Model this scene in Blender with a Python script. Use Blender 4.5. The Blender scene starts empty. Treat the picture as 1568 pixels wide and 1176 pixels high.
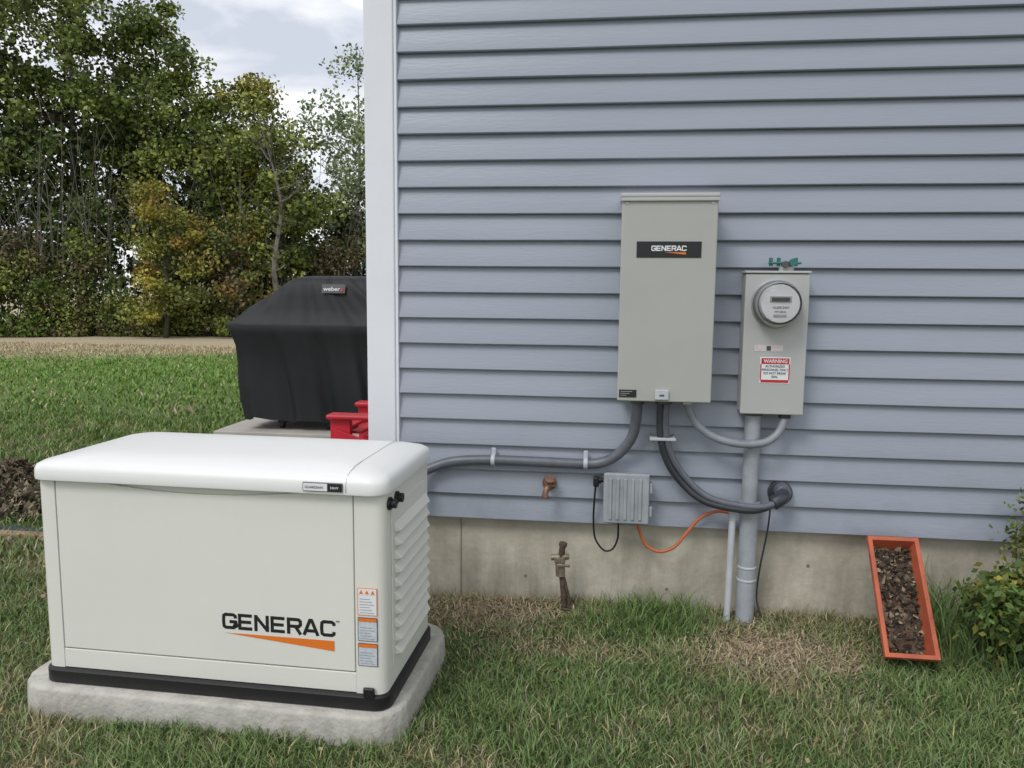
import bpy, bmesh, math, random
import numpy as np
from mathutils import Vector, Matrix
random.seed(7); RNG=np.random.default_rng(11)
sc=bpy.context.scene
rad=math.radians
# ------------------------------------------------------------------ helpers
def link(o): sc.collection.objects.link(o); return o
def P(name,loc=(0,0,0),rz=0.0):
    e=bpy.data.objects.new(name,None); e.empty_display_size=.1
    e.location=loc; e.rotation_euler=(0,0,rz); link(e); return e
def attach(o,parent,local=False):
    if parent is not None:
        o.parent=parent
        if not local:
            m=Matrix.Translation(parent.location)@Matrix.Rotation(parent.rotation_euler.z,4,'Z')
            o.matrix_parent_inverse=m.inverted()
    return o
def mesh(name,verts,faces,mat,parent=None,smooth=False,local=False,bevel=0,seg=2):
    me=bpy.data.meshes.new(name); me.from_pydata([tuple(v) for v in verts],[],faces); me.update()
    bm=bmesh.new(); bm.from_mesh(me); bmesh.ops.recalc_face_normals(bm,faces=bm.faces)
    bm.to_mesh(me); bm.free()
    if mat: me.materials.append(mat)
    o=bpy.data.objects.new(name,me); link(o)
    if smooth:
        for p in me.polygons: p.use_smooth=True
    if bevel>0:
        b=o.modifiers.new('bev','BEVEL'); b.width=bevel; b.segments=seg; b.limit_method='ANGLE'; b.angle_limit=rad(35)
        for p in me.polygons: p.use_smooth=True
        w=o.modifiers.new('wn','WEIGHTED_NORMAL'); w.keep_sharp=False
    return attach(o,parent,local)
def box(name,x0,x1,y0,y1,z0,z1,mat,parent=None,bevel=.003,local=False,seg=2):
    v=[(x0,y0,z0),(x1,y0,z0),(x1,y1,z0),(x0,y1,z0),(x0,y0,z1),(x1,y0,z1),(x1,y1,z1),(x0,y1,z1)]
    f=[(0,3,2,1),(4,5,6,7),(0,1,5,4),(1,2,6,5),(2,3,7,6),(3,0,4,7)]
    return mesh(name,v,f,mat,parent,local=local,bevel=bevel,seg=seg)
def rrect(x0,x1,y0,y1,r,z,n=6):
    pts=[]
    for cx,cy,a0 in ((x1-r,y0+r,-90),(x1-r,y1-r,0),(x0+r,y1-r,90),(x0+r,y0+r,180)):
        for i in range(n+1):
            a=rad(a0+90*i/n); pts.append((cx+r*math.cos(a),cy+r*math.sin(a),z))
    return pts
def loft(name,rings,mat,parent=None,smooth=True,local=False,captop=True,capbot=True,bevel=0):
    v=[];f=[];n=len(rings[0])
    for r in rings: v+=r
    for i in range(len(rings)-1):
        for j in range(n):
            k=(j+1)%n; f.append((i*n+j,i*n+k,(i+1)*n+k,(i+1)*n+j))
    if capbot: f.append(tuple(range(n-1,-1,-1)))
    if captop: f.append(tuple(range((len(rings)-1)*n,len(rings)*n)))
    o=mesh(name,v,f,mat,parent,smooth=smooth,local=local,bevel=bevel)
    if smooth and not bevel:
        es=o.modifiers.new('es','EDGE_SPLIT'); es.split_angle=rad(40)
    return o
def cyl(name,c,axis,r,l,mat,parent=None,r2=None,n=24,local=False,bevel=.0015):
    r2=r if r2 is None else r2
    a=Vector(axis).normalized(); t=Vector((0,0,1)) if abs(a.z)<.9 else Vector((1,0,0))
    u=a.cross(t).normalized(); w=a.cross(u)
    c=Vector(c); R=[]
    for s,rr in ((0,r),(l,r2)):
        R.append([tuple(c+a*s+u*rr*math.cos(2*math.pi*i/n)+w*rr*math.sin(2*math.pi*i/n)) for i in range(n)])
    return loft(name,R,mat,parent,local=local,bevel=bevel)
def cat(pts,per=8):
    p=[Vector(q) for q in pts]; p=[2*p[0]-p[1]]+p+[2*p[-1]-p[-2]]; out=[]
    for i in range(1,len(p)-2):
        for k in range(per):
            t=k/per
            out.append(.5*((2*p[i])+(-p[i-1]+p[i+1])*t+(2*p[i-1]-5*p[i]+4*p[i+1]-p[i+2])*t*t+(-p[i-1]+3*p[i]-3*p[i+1]+p[i+2])*t**3))
    out.append(p[-2]); return out
def tubegeo(pts,radii,n=10):
    v=[];f=[];m=len(pts); prev=None
    for i,q in enumerate(pts):
        d=(pts[min(i+1,m-1)]-pts[max(i-1,0)]).normalized()
        if prev is None:
            t=Vector((0,0,1)) if abs(d.z)<.9 else Vector((1,0,0)); u=d.cross(t).normalized()
        else: u=(prev-d*prev.dot(d)).normalized()
        prev=u; w=d.cross(u)
        for j in range(n):
            a=2*math.pi*j/n; v.append(q+(u*math.cos(a)+w*math.sin(a))*radii[i])
    for i in range(m-1):
        for j in range(n):
            k=(j+1)%n; f.append((i*n+j,i*n+k,(i+1)*n+k,(i+1)*n+j))
    f.append(tuple(range(n-1,-1,-1))); f.append(tuple(range((m-1)*n,m*n)))
    return v,f
def tube(name,pts,r,mat,parent=None,n=14,per=8,local=False):
    c=cat(pts,per) if len(pts)>2 else [Vector(p) for p in pts]
    v,f=tubegeo(c,[r]*len(c),n); return mesh(name,v,f,mat,parent,smooth=True,local=local)
def text(name,s,loc,size,mat,parent=None,sx=1,bold=0,rot=(90,0,0),local=False,align='LEFT',space=1):
    c=bpy.data.curves.new(name,'FONT'); c.body=s; c.size=size; c.offset=bold; c.extrude=.0004; c.align_x=align; c.space_character=space
    c.materials.append(mat); o=bpy.data.objects.new(name,c); link(o)
    o.location=loc; o.rotation_euler=tuple(rad(a) for a in rot); o.scale=(sx,1,1)
    return attach(o,parent,local)
# wide bold block lettering, drawn as flat strokes in the XZ plane
_C=[(.95,.68),(.93,.82),(.80,.90),(.25,.90),(.12,.82),(.10,.5),(.12,.18),(.25,.10),(.80,.10),(.93,.18),(.95,.32)]
GLY={'G':[_C[:-1]+[(.93,.18),(.93,.47),(.52,.47)]],'C':[_C],
 'E':[[(.97,.90),(.10,.90),(.10,.10),(.97,.10)],[(.17,.5),(.90,.5)]],
 'N':[[(.10,0),(.10,1)],[(.90,0),(.90,1)],[(.10,.93),(.90,.07)]],
 'R':[[(.10,0),(.10,.90),(.80,.90),(.92,.80),(.92,.60),(.80,.48),(.17,.48)],[(.58,.46),(.93,0)]],
 'A':[[(.02,0),(.44,.92),(.56,.92),(.98,0)],[(.22,.28),(.78,.28)]]}
def lettering(name,s,x0,x1,z0,h,y,mat,parent,local=False,wf=.19):
    n=len(s); pitch=(x1-x0)/(n-.12); lw=pitch*.88; w=h*wf; V=[];F=[]; k=0
    for i,ch in enumerate(s):
        for st in GLY[ch]:
            p=[Vector((x0+i*pitch+a*lw,z0+b*h)) for a,b in st]; m=len(p); b0=len(V); yy=y-.00012*k; k=(k+1)%3
            for j in range(m):
                d0=(p[j]-p[j-1]).normalized() if j>0 else None; d1=(p[j+1]-p[j]).normalized() if j<m-1 else None
                if d0 is None: d0=d1
                if d1 is None: d1=d0
                n0=Vector((-d0.y,d0.x)); n1_=Vector((-d1.y,d1.x)); mm=(n0+n1_).normalized(); q=mm*(w/2/max(.5,mm.dot(n0)))
                V+= [(p[j].x+q.x,yy,p[j].y+q.y),(p[j].x-q.x,yy,p[j].y-q.y)]
            for j in range(m-1): a=b0+2*j; F.append((a,a+1,a+3,a+2))
    return mesh(name,V,F,mat,parent,local=local)
def fastmesh(name,co,loops,starts,totals,cols,mat,parent=None):
    me=bpy.data.meshes.new(name); me.vertices.add(len(co)); me.vertices.foreach_set('co',co.astype(np.float32).ravel())
    me.loops.add(len(loops)); me.loops.foreach_set('vertex_index',loops.astype(np.int32))
    me.polygons.add(len(starts)); me.polygons.foreach_set('loop_start',starts.astype(np.int32)); me.polygons.foreach_set('loop_total',totals.astype(np.int32))
    me.update(calc_edges=True)
    if cols is not None:
        a=me.color_attributes.new('Col','FLOAT_COLOR','POINT')
        c4=np.ones((len(co),4),np.float32); c4[:,:3]=cols; a.data.foreach_set('color',c4.ravel())
    me.materials.append(mat); o=bpy.data.objects.new(name,me); link(o); return attach(o,parent)
# ------------------------------------------------------------------ materials
def mat(name,col,rough=.6,var=.0,vscale=8,bump=0,bscale=60,metal=0,spec=.5,col2=None,stretch=None,dirt=None):
    m=bpy.data.materials.new(name); m.use_nodes=True; nt=m.node_tree; b=nt.nodes['Principled BSDF']
    b.inputs['Roughness'].default_value=rough; b.inputs['Metallic'].default_value=metal
    b.inputs['Specular IOR Level'].default_value=spec
    b.inputs['Base Color'].default_value=(*col,1)
    tc=nt.nodes.new('ShaderNodeTexCoord'); src0=tc.outputs['Object']; src=src0
    if stretch:
        mp=nt.nodes.new('ShaderNodeMapping'); mp.inputs['Scale'].default_value=stretch; nt.links.new(src,mp.inputs['Vector']); src=mp.outputs['Vector']
    if var>0 or col2:
        n=nt.nodes.new('ShaderNodeTexNoise'); n.inputs['Scale'].default_value=vscale; n.inputs['Detail'].default_value=6; n.inputs['Roughness'].default_value=.65
        nt.links.new(src,n.inputs['Vector'])
        mx=nt.nodes.new('ShaderNodeMix'); mx.data_type='RGBA'
        c2=col2 if col2 else tuple(c*(1-var) for c in col)
        mx.inputs['A'].default_value=(*col,1); mx.inputs['B'].default_value=(*c2,1)
        r=nt.nodes.new('ShaderNodeMapRange'); r.inputs['From Min'].default_value=.38; r.inputs['From Max'].default_value=.66
        nt.links.new(n.outputs['Fac'],r.inputs['Value']); nt.links.new(r.outputs['Result'],mx.inputs['Factor']); out=mx.outputs['Result']
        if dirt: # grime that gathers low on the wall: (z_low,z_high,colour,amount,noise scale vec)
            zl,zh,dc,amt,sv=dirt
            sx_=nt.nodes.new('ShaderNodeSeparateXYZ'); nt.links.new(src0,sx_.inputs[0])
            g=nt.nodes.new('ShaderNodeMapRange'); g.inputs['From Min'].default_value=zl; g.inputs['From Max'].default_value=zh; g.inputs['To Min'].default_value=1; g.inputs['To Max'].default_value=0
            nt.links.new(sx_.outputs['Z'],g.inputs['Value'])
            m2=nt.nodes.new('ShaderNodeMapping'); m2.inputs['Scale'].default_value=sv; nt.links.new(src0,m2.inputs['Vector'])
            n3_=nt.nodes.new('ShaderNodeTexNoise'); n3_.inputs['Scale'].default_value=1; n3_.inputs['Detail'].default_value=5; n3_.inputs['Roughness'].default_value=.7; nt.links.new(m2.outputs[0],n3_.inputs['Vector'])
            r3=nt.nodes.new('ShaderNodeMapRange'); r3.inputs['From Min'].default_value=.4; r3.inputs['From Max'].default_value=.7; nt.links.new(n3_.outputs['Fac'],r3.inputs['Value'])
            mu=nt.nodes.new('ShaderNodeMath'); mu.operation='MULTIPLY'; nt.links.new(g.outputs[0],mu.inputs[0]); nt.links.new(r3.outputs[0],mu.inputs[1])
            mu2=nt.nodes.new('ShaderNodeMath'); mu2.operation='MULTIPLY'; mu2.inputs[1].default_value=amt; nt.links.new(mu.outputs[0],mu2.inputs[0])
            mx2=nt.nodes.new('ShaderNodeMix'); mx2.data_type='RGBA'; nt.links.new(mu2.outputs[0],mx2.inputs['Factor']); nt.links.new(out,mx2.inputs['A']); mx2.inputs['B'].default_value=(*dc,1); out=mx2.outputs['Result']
        nt.links.new(out,b.inputs['Base Color'])
    if bump>0:
        n2=nt.nodes.new('ShaderNodeTexNoise'); n2.inputs['Scale'].default_value=bscale; n2.inputs['Detail'].default_value=5
        nt.links.new(src,n2.inputs['Vector']); bp=nt.nodes.new('ShaderNodeBump'); bp.inputs['Strength'].default_value=bump; bp.inputs['Distance'].default_value=.01
        nt.links.new(n2.outputs['Fac'],bp.inputs['Height']); nt.links.new(bp.outputs['Normal'],b.inputs['Normal'])
    return m
def vcmat(name,rough=.7,bump=0,noise=0,nscale=40):
    m=bpy.data.materials.new(name); m.use_nodes=True; nt=m.node_tree; b=nt.nodes['Principled BSDF']; b.inputs['Roughness'].default_value=rough
    b.inputs['Specular IOR Level'].default_value=.25
    a=nt.nodes.new('ShaderNodeAttribute'); a.attribute_name='Col'; out=a.outputs['Color']
    if noise:
        n=nt.nodes.new('ShaderNodeTexNoise'); n.inputs['Scale'].default_value=nscale; n.inputs['Detail'].default_value=8; n.inputs['Roughness'].default_value=.75
        tc=nt.nodes.new('ShaderNodeTexCoord'); nt.links.new(tc.outputs['Object'],n.inputs['Vector'])
        r=nt.nodes.new('ShaderNodeMapRange'); r.inputs['From Min'].default_value=.3; r.inputs['From Max'].default_value=.7; r.inputs['To Min'].default_value=1-noise; r.inputs['To Max'].default_value=1+noise
        nt.links.new(n.outputs['Fac'],r.inputs['Value']); vm=nt.nodes.new('ShaderNodeVectorMath'); vm.operation='SCALE'
        nt.links.new(out,vm.inputs[0]); nt.links.new(r.outputs['Result'],vm.inputs['Scale']); out=vm.outputs['Vector']
        if bump:
            bp=nt.nodes.new('ShaderNodeBump'); bp.inputs['Strength'].default_value=bump; bp.inputs['Distance'].default_value=.02
            nt.links.new(n.outputs['Fac'],bp.inputs['Height']); nt.links.new(bp.outputs['Normal'],b.inputs['Normal'])
    nt.links.new(out,b.inputs['Base Color'])
    return m
M_side=mat('vinyl_siding',(.34,.372,.435),.38,vscale=1.1,col2=(.295,.328,.39),bump=.10,bscale=90,stretch=(.25,1,1.6),dirt=(.33,.85,(.17,.185,.19),.45,(2.2,1,3)))
M_trim=mat('white_vinyl',(.78,.80,.84),.4,var=.05,vscale=3)
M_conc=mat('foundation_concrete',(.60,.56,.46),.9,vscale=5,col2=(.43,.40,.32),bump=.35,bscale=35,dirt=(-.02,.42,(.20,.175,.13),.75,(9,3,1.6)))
M_pad=mat('pad_concrete',(.52,.50,.45),.85,vscale=14,col2=(.38,.365,.32),bump=.5,bscale=60)
M_gen=mat('cream_paint',(.78,.775,.71),.38,var=.03,vscale=3,bump=.05,bscale=300)
M_lid=mat('white_lid',(.84,.84,.82),.38,var=.02,vscale=3,bump=.05,bscale=300)
M_black=mat('black_plastic',(.012,.012,.013),.45,bump=.1)
M_ink=mat('black_ink',(.015,.015,.018),.5)
M_orange=mat('orange_ink',(.80,.19,.02),.5)
M_white=mat('label_white',(.80,.81,.82),.5)
M_lblblue=mat('label_pale',(.62,.67,.72),.5,var=.25,vscale=140)
M_red=mat('label_red',(.50,.03,.03),.5)
M_grayp=mat('gray_enamel',(.44,.442,.415),.4,var=.05,vscale=4,bump=.03,bscale=200)
M_grayp2=mat('gray_enamel_light',(.48,.49,.475),.4,var=.06,vscale=4)
M_pvc=mat('pvc_gray',(.38,.41,.44),.5,var=.2,vscale=14)
M_pvcl=mat('pvc_light',(.55,.58,.62),.45,var=.15,vscale=14)
M_flex=mat('flex_gray',(.14,.15,.175),.4,var=.25,vscale=20)
M_cable=mat('cable_dark',(.045,.05,.06),.38,var=.2,vscale=20)
M_lcond=mat('conduit_light',(.28,.30,.33),.4,var=.2,vscale=20)
M_ocable=mat('orange_cable',(.58,.16,.06),.5,var=.2,vscale=20)
M_metal=mat('galvanised',(.55,.56,.57),.35,metal=.8,var=.2,vscale=30)
M_darkmetal=mat('meter_ring',(.10,.105,.11),.35,metal=.3)
M_copper=mat('copper_brass',(.34,.19,.13),.5,metal=.5,var=.5,vscale=60)
M_rust=mat('rusty_pipe',(.15,.11,.085),.85,metal=.2,vscale=50,col2=(.05,.04,.03),bump=.4,bscale=120)
M_brass=mat('old_brass',(.34,.30,.22),.55,metal=.5,vscale=50,col2=(.16,.13,.09))
M_teal=mat('teal_fitting',(.06,.24,.21),.4,metal=.3,var=.4,vscale=60)
M_terra=mat('terracotta_plastic',(.54,.13,.06),.55,var=.3,vscale=10)
M_soil=mat('soil',(.055,.042,.030),.95,col2=(.12,.09,.065),vscale=30,bump=.8,bscale=50)
M_cloth=mat('grill_cover_fabric',(.011,.012,.014),.62,var=.3,vscale=6,bump=.15,bscale=200)
M_redpl=mat('red_plastic',(.60,.02,.04),.45,var=.15,vscale=6)
M_bark=mat('bark',(.10,.085,.065),.9,col2=(.045,.038,.03),vscale=6,bump=.5,bscale=20)
M_barkl=mat('bark_pale',(.22,.20,.17),.9,col2=(.11,.10,.08),vscale=6)
M_patio=mat('patio_concrete',(.50,.47,.42),.9,var=.2,vscale=3)
M_wood=mat('weathered_wood',(.36,.25,.16),.85,var=.4,vscale=12)
M_roof=mat('roof_shingle',(.07,.07,.08),.9,var=.4,vscale=20)
M_leaf=vcmat('foliage',.6)
M_grass=vcmat('grass_blades',.6)
M_ground=vcmat('lawn_soil',.95,noise=.45,nscale=45,bump=.5)
M_litter=vcmat('leaf_litter',.8)
M_glass=bpy.data.materials.new('meter_glass'); M_glass.use_nodes=True
_b=M_glass.node_tree.nodes['Principled BSDF']; _b.inputs['Transmission Weight'].default_value=1; _b.inputs['Roughness'].default_value=.02; _b.inputs['IOR'].default_value=1.15
# ------------------------------------------------------------------ noise
class VN:
    def __init__(s,seed): s.g=np.random.default_rng(seed).random((64,64))
    def __call__(s,x,y,f):
        x=np.asarray(x)*f+1000.3; y=np.asarray(y)*f+1000.7
        xi=np.floor(x).astype(int); yi=np.floor(y).astype(int); fx=x-xi; fy=y-yi
        fx=fx*fx*(3-2*fx); fy=fy*fy*(3-2*fy); g=s.g
        a=g[xi%64,yi%64]; b=g[(xi+1)%64,yi%64]; c=g[xi%64,(yi+1)%64]; d=g[(xi+1)%64,(yi+1)%64]
        return (a*(1-fx)+b*fx)*(1-fy)+(c*(1-fx)+d*fx)*fy
n1,n2,n3=VN(1),VN(2),VN(3)
def gs(x,y,cx,cy,sx,sy): return np.exp(-((x-cx)/sx)**2-((y-cy)/sy)**2)
def dry(x,y):
    wx=x+.14*(n2(x,y,5)-.5)+.08*(n3(x,y,14)-.5); wy=y+.14*(n1(x,y,5)-.5)+.08*(n2(x,y,14)-.5)
    d=.04+.35*(n1(x,y,2.2)-.5)+.38*(n2(x,y,7)-.5)+.32*(n3(x,y,20)-.5)
    near=(x>-0.95)
    d=d+near*.45*np.exp(-np.clip(-(wy-.02),0,9)/.11)*(y<.1)
    d+=.80*gs(wx,wy,.62,-.34,.26,.19)+.55*gs(wx,wy,-.40,-.17,.24,.15)+.30*gs(wx,wy,-.06,-.42,.26,.07)+.25*gs(wx,wy,-.3,-1.2,.35,.12)
    d-=.55*gs(wx,wy,.17,-.14,.22,.16)+.45*gs(wx,wy,1.15,-.45,.25,.2)+.2*gs(wx,wy,-.15,-.7,.5,.12)
    far=np.clip((y-3)/4,0,1); d=d*(1-.85*far)
    lo=9.0+.44*(x+10.5); b=np.clip((y-lo)/1.2,0,1)
    band=b*(.70+.7*(n1(x*.3,y,.8)-.4))
    return np.clip(d+band,0,1)
def gcol(x,y):
    d=dry(x,y)[:,None]
    far=np.clip((y-.5)/5,0,1)[:,None]
    g=np.array([.165,.245,.085])*(1-far)+np.array([.18,.30,.065])*far
    t=np.array([.42,.34,.21])*(1-far)+np.array([.56,.46,.32])*far
    return g*(1-d)+t*d
# ------------------------------------------------------------------ lawn
def axis(lo,hi,step,far):
    a=list(np.arange(lo,hi+1e-6,step)); s=step; v=hi
    while v<far: s*=1.35; v+=s; a.append(v)
    s=step; v=lo
    while v>-far: s*=1.35; v-=s; a.insert(0,v)
    return np.array(a)
gx=axis(-3.5,2.5,.04,400); gy=axis(-2.0,.6,.04,400)
X,Y=np.meshgrid(gx,gy,indexing='ij'); x=X.ravel(); y=Y.ravel()
z=.012*(n1(x,y,3)-.5)*2*(np.abs(x)<6)*(np.abs(y)<6)
z=z-.02*np.clip((x-1.0)/.6,0,1)*(np.abs(x)<6)
nx,ny=len(gx),len(gy); I=np.arange(nx*ny).reshape(nx,ny)
q=np.stack([I[:-1,:-1],I[1:,:-1],I[1:,1:],I[:-1,1:]],-1).reshape(-1,4)
d=dry(x,y)[:,None]
cols=(np.array([.080,.100,.040])*(1-d)+np.array([.27,.205,.125])*d)*1.0
farm=np.clip((y-2)/5,0,1)[:,None]; cols=cols*(1-farm)+(np.array([.13,.215,.05])*(1-d)+np.array([.50,.41,.29])*d)*farm
lawn=fastmesh('lawn_ground',np.stack([x,y,z],1),q.ravel(),np.arange(len(q))*4,np.full(len(q),4),cols,M_ground)
def gz(x,y): return .012*(n1(x,y,3)-.5)*2-.02*np.clip((x-1.0)/.6,0,1)
GA=rad(-1.6); GO=(-1.614,-.984); GL=1.035; GD=.475
def genlocal(x,y):
    dx=x-GO[0]; dy=y-GO[1]; c,s=math.cos(GA),math.sin(GA)
    return dx*c+dy*s, -dx*s+dy*c
def blades(x,y,h,w,name,seed=5,lean=.5,bright=1.0,cols=None,par=None):
    r=np.random.default_rng(seed); n=len(x); a=r.random(n)*2*np.pi; b=r.random(n)*2*np.pi
    h=h*(.55+.8*r.random(n))*(.65+.7*n3(x,y,9)); L=lean*(.3+r.random(n))*h
    z0=gz(x,y)-.004; ux=np.cos(a)*w/2; uy=np.sin(a)*w/2; lx=np.cos(b)*L; ly=np.sin(b)*L
    co=np.zeros((n,5,3))
    co[:,0]=np.stack([x-ux,y-uy,z0],1); co[:,1]=np.stack([x+ux,y+uy,z0],1)
    co[:,2]=np.stack([x+ux*.8+lx*.35,y+uy*.8+ly*.35,z0+h*.6],1); co[:,3]=np.stack([x-ux*.8+lx*.35,y-uy*.8+ly*.35,z0+h*.6],1)
    co[:,4]=np.stack([x+lx,y+ly,z0+h*(1-.15*r.random(n))],1)
    base=(np.arange(n)*5)[:,None]
    lp=np.concatenate([base+np.array([[0,1,2,3]]),base+np.array([[3,2,4]])],1).ravel()
    st=(np.arange(n)*7)[:,None]+np.array([[0,4]]); tt=np.tile([4,3],(n,1))
    if cols is None:
        cols=gcol(x,y)
        pick=(r.random(n)<.05+dry(x,y)*.6)[:,None]; tan=np.array([.46,.38,.25]); cols=np.where(pick,tan,cols)
    cols=cols*(bright*(.6+.8*r.random(n)))[:,None]*np.stack([.9+.25*r.random(n),np.ones(n),.8+.4*r.random(n)],1)
    cc=np.repeat(cols,5,0)
    return fastmesh(name,co.reshape(-1,3),lp,st.ravel(),tt.ravel(),cc,M_grass,par)
gr=P('lawn_grass',(0,-1,0))
def keep(x,y):
    u,v=genlocal(x,y); k=~((u>-.093)&(u<GL+.043)&(v>-.049)&(v<GD+.09))
    k&=~((y>.02)&(x>-.82)); k&=~((x>-3.1)&(y>2.75)&(y<4.5)&(x<-.7)); k&=~((x>-1.95)&(y>.85)&(y<2.8))
    return k
def scatter(x0,x1,y0,y1,n,seed):
    r=np.random.default_rng(seed); x=x0+(x1-x0)*r.random(n); y=y0+(y1-y0)*r.random(n); k=keep(x,y); return x[k],y[k]
x,y=scatter(-2.3,1.9,-1.5,.03,120000,1)
dd=dry(x,y); k=np.random.default_rng(3).random(len(x))<(1.05-.55*dd); x,y,dd=x[k],y[k],dd[k]
blades(x,y,.037*(1-.45*dd),.0036,'grass_near',5,lean=1.0,par=gr)
x,y=scatter(-6,-.8,0,4,60000,2); blades(x,y,.045,.009,'grass_mid',6,lean=.8,par=gr)
x,y=scatter(-4.5,-2.2,-1.5,0,22000,12); blades(x,y,.042,.0055,'grass_side',16,lean=.9,par=gr)
x,y=scatter(-17,-2,4,13,50000,4); blades(x,y,.05,.02,'grass_far',7,lean=.8,par=gr)
x,y=scatter(1.9,3.5,-1.6,.03,14000,8); blades(x,y,.04,.006,'grass_right',8,lean=.9,par=gr)
r=np.random.default_rng(21); xs=[];ys=[]
for cx,cy,sx,sy,n in ((.62,-.34,.20,.14,1700),(-.42,-.15,.22,.12,900),(.1,-.06,.8,.05,700),(-.08,-.42,.3,.08,250)):
    xs.append(cx+sx*.8*r.standard_normal(n)); ys.append(cy+sy*.8*r.standard_normal(n))
x=np.concatenate(xs); y=np.concatenate(ys); k=keep(x,y)&(y<.0); x=x[k];y=y[k]; n=len(x)
a=r.random(n)*np.pi*2; L=.015+.035*r.random(n); w=.0008+.0010*r.random(n); z0=gz(x,y)+.008+.014*r.random(n); tz=.008*r.standard_normal(n)
dx,dy=np.cos(a)*L/2,np.sin(a)*L/2; px_,py_=-np.sin(a)*w,np.cos(a)*w
co=np.stack([np.stack([x-dx-px_,y-dy-py_,z0-tz],1),np.stack([x+dx-px_,y+dy-py_,z0+tz],1),np.stack([x+dx+px_,y+dy+py_,z0+tz],1),np.stack([x-dx+px_,y-dy+py_,z0-tz],1)],1)
c=np.array([.54,.43,.29])*(.4+.8*r.random(n))[:,None]
fastmesh('thatch',co.reshape(-1,3),np.arange(n*4),np.arange(n)*4,np.full(n,4),np.repeat(c,4,0),M_litter,gr)
def tuft(name,cx,cy,sx,sy,n,h,col,seed,par,w=.006):
    r=np.random.default_rng(seed); x=cx+sx*r.standard_normal(n); y=np.minimum(cy+sy*r.standard_normal(n),.0)
    k=keep(x,y); x=x[k]; y=y[k]; n=len(x)
    return blades(x,y,h,w,name,seed,lean=.7,cols=np.tile(np.array(col),(n,1)),par=par)
tuft('tuft_a',.16,-.13,.15,.09,1400,.058,(.15,.23,.075),31,gr,.0035)
tuft('tuft_a2',.22,-.09,.08,.05,400,.10,(.15,.23,.075),41,gr,.004)
tuft('tuft_b',1.24,-.12,.08,.07,220,.26,(.15,.23,.08),32,gr,.006)
tuft('tuft_c',1.35,-.3,.12,.07,300,.16,(.14,.21,.07),33,gr,.005)
tuft('tuft_d',-.45,-.01,.2,.012,160,.06,(.30,.26,.15),34,gr,.003)
tuft('tuft_e',.75,-.03,.25,.02,260,.05,(.22,.23,.11),35,gr,.003)
tuft('tuft_f',-.1,-.05,.1,.04,260,.05,(.18,.22,.09),36,gr,.003)
# ------------------------------------------------------------------ house
house=P('house',(2.1,4.5,0))
H0=.345; LAP=.0994; NL=52; ZT=H0+NL*LAP
def siding(name,a0,a1,fn,step=.35):
    xs=np.linspace(a0,a1,int((a1-a0)/step)+2); prof=[(.000,.002),(.0,.0215),(.003,.0242),(.007,.0240),(.055,.0125),(LAP-.0005,.0025)]
    v=[];f=[];rr=random.Random(4); m=len(prof)
    for i in range(NL):
        wob=[.0014*rr.uniform(-1,1) for _ in xs]; zz=[.0008*rr.uniform(-1,1) for _ in xs]
        for k,xx in enumerate(xs):
            for (dz,p) in prof:
                pp=p+(wob[k] if .002<dz<.09 else 0)
                v.append(fn(xx,pp,H0+i*LAP+dz+(zz[k] if dz<.03 else 0)))
    for i in range(NL):
        for k in range(len(xs)-1):
            for j in range(m-1):
                a=(i*len(xs)+k)*m+j; b=(i*len(xs)+k+1)*m+j; f.append((a,b,b+1,a+1))
    me=bpy.data.meshes.new(name); me.from_pydata(v,[],f); me.update(); me.materials.append(M_side)
    o=bpy.data.objects.new(name,me); link(o)
    for p in me.polygons: p.use_smooth=True
    es=o.modifiers.new('es','EDGE_SPLIT'); es.split_angle=rad(25)
    attach(o,house)
siding('siding_front',-.807,5.0,lambda a,p,z:(a,-p,z))
siding('siding_side',.1,9.0,lambda a,p,z:(-.83-p,a,z))
box('corner_post',-.932,-.8175,-.036,.10,.335,ZT,M_trim,house,bevel=.006)
box('corner_lip',-.8173,-.806,-.030,.0,.338,ZT,M_trim,house,bevel=.002)
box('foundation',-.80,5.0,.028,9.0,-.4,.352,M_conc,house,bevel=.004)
box('wall_core',-.825,5.0,.006,9.0,.353,ZT,M_trim,house,bevel=0)
M_seam=mat('seam_dark',(.20,.19,.155),.9)
box('foundation_seam',-.567,-.564,.0255,.0275,-.02,.345,M_seam,house,bevel=0)
for xx,zz in ((-.30,.10),(.265,.075),(.80,.20),(1.25,.12)): cyl('form_tie',(xx,.0285,zz),(0,-1,0),.007,.0015,M_seam,house,n=10,bevel=0)
rf=[(-1.2,-.4,ZT),(5.4,-.4,ZT),(5.4,9.4,ZT),(-1.2,9.4,ZT),(-1.2,4.5,ZT+2.6),(5.4,4.5,ZT+2.6),(-1.2,-.4,ZT+.15),(5.4,-.4,ZT+.15),(5.4,9.4,ZT+.15),(-1.2,9.4,ZT+.15)]
mesh('roof',rf,[(3,2,1,0),(0,1,7,6),(6,7,5,4),(2,3,9,8),(8,9,4,5),(1,2,8,5,7),(3,0,6,4,9)],M_roof,house)
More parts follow.
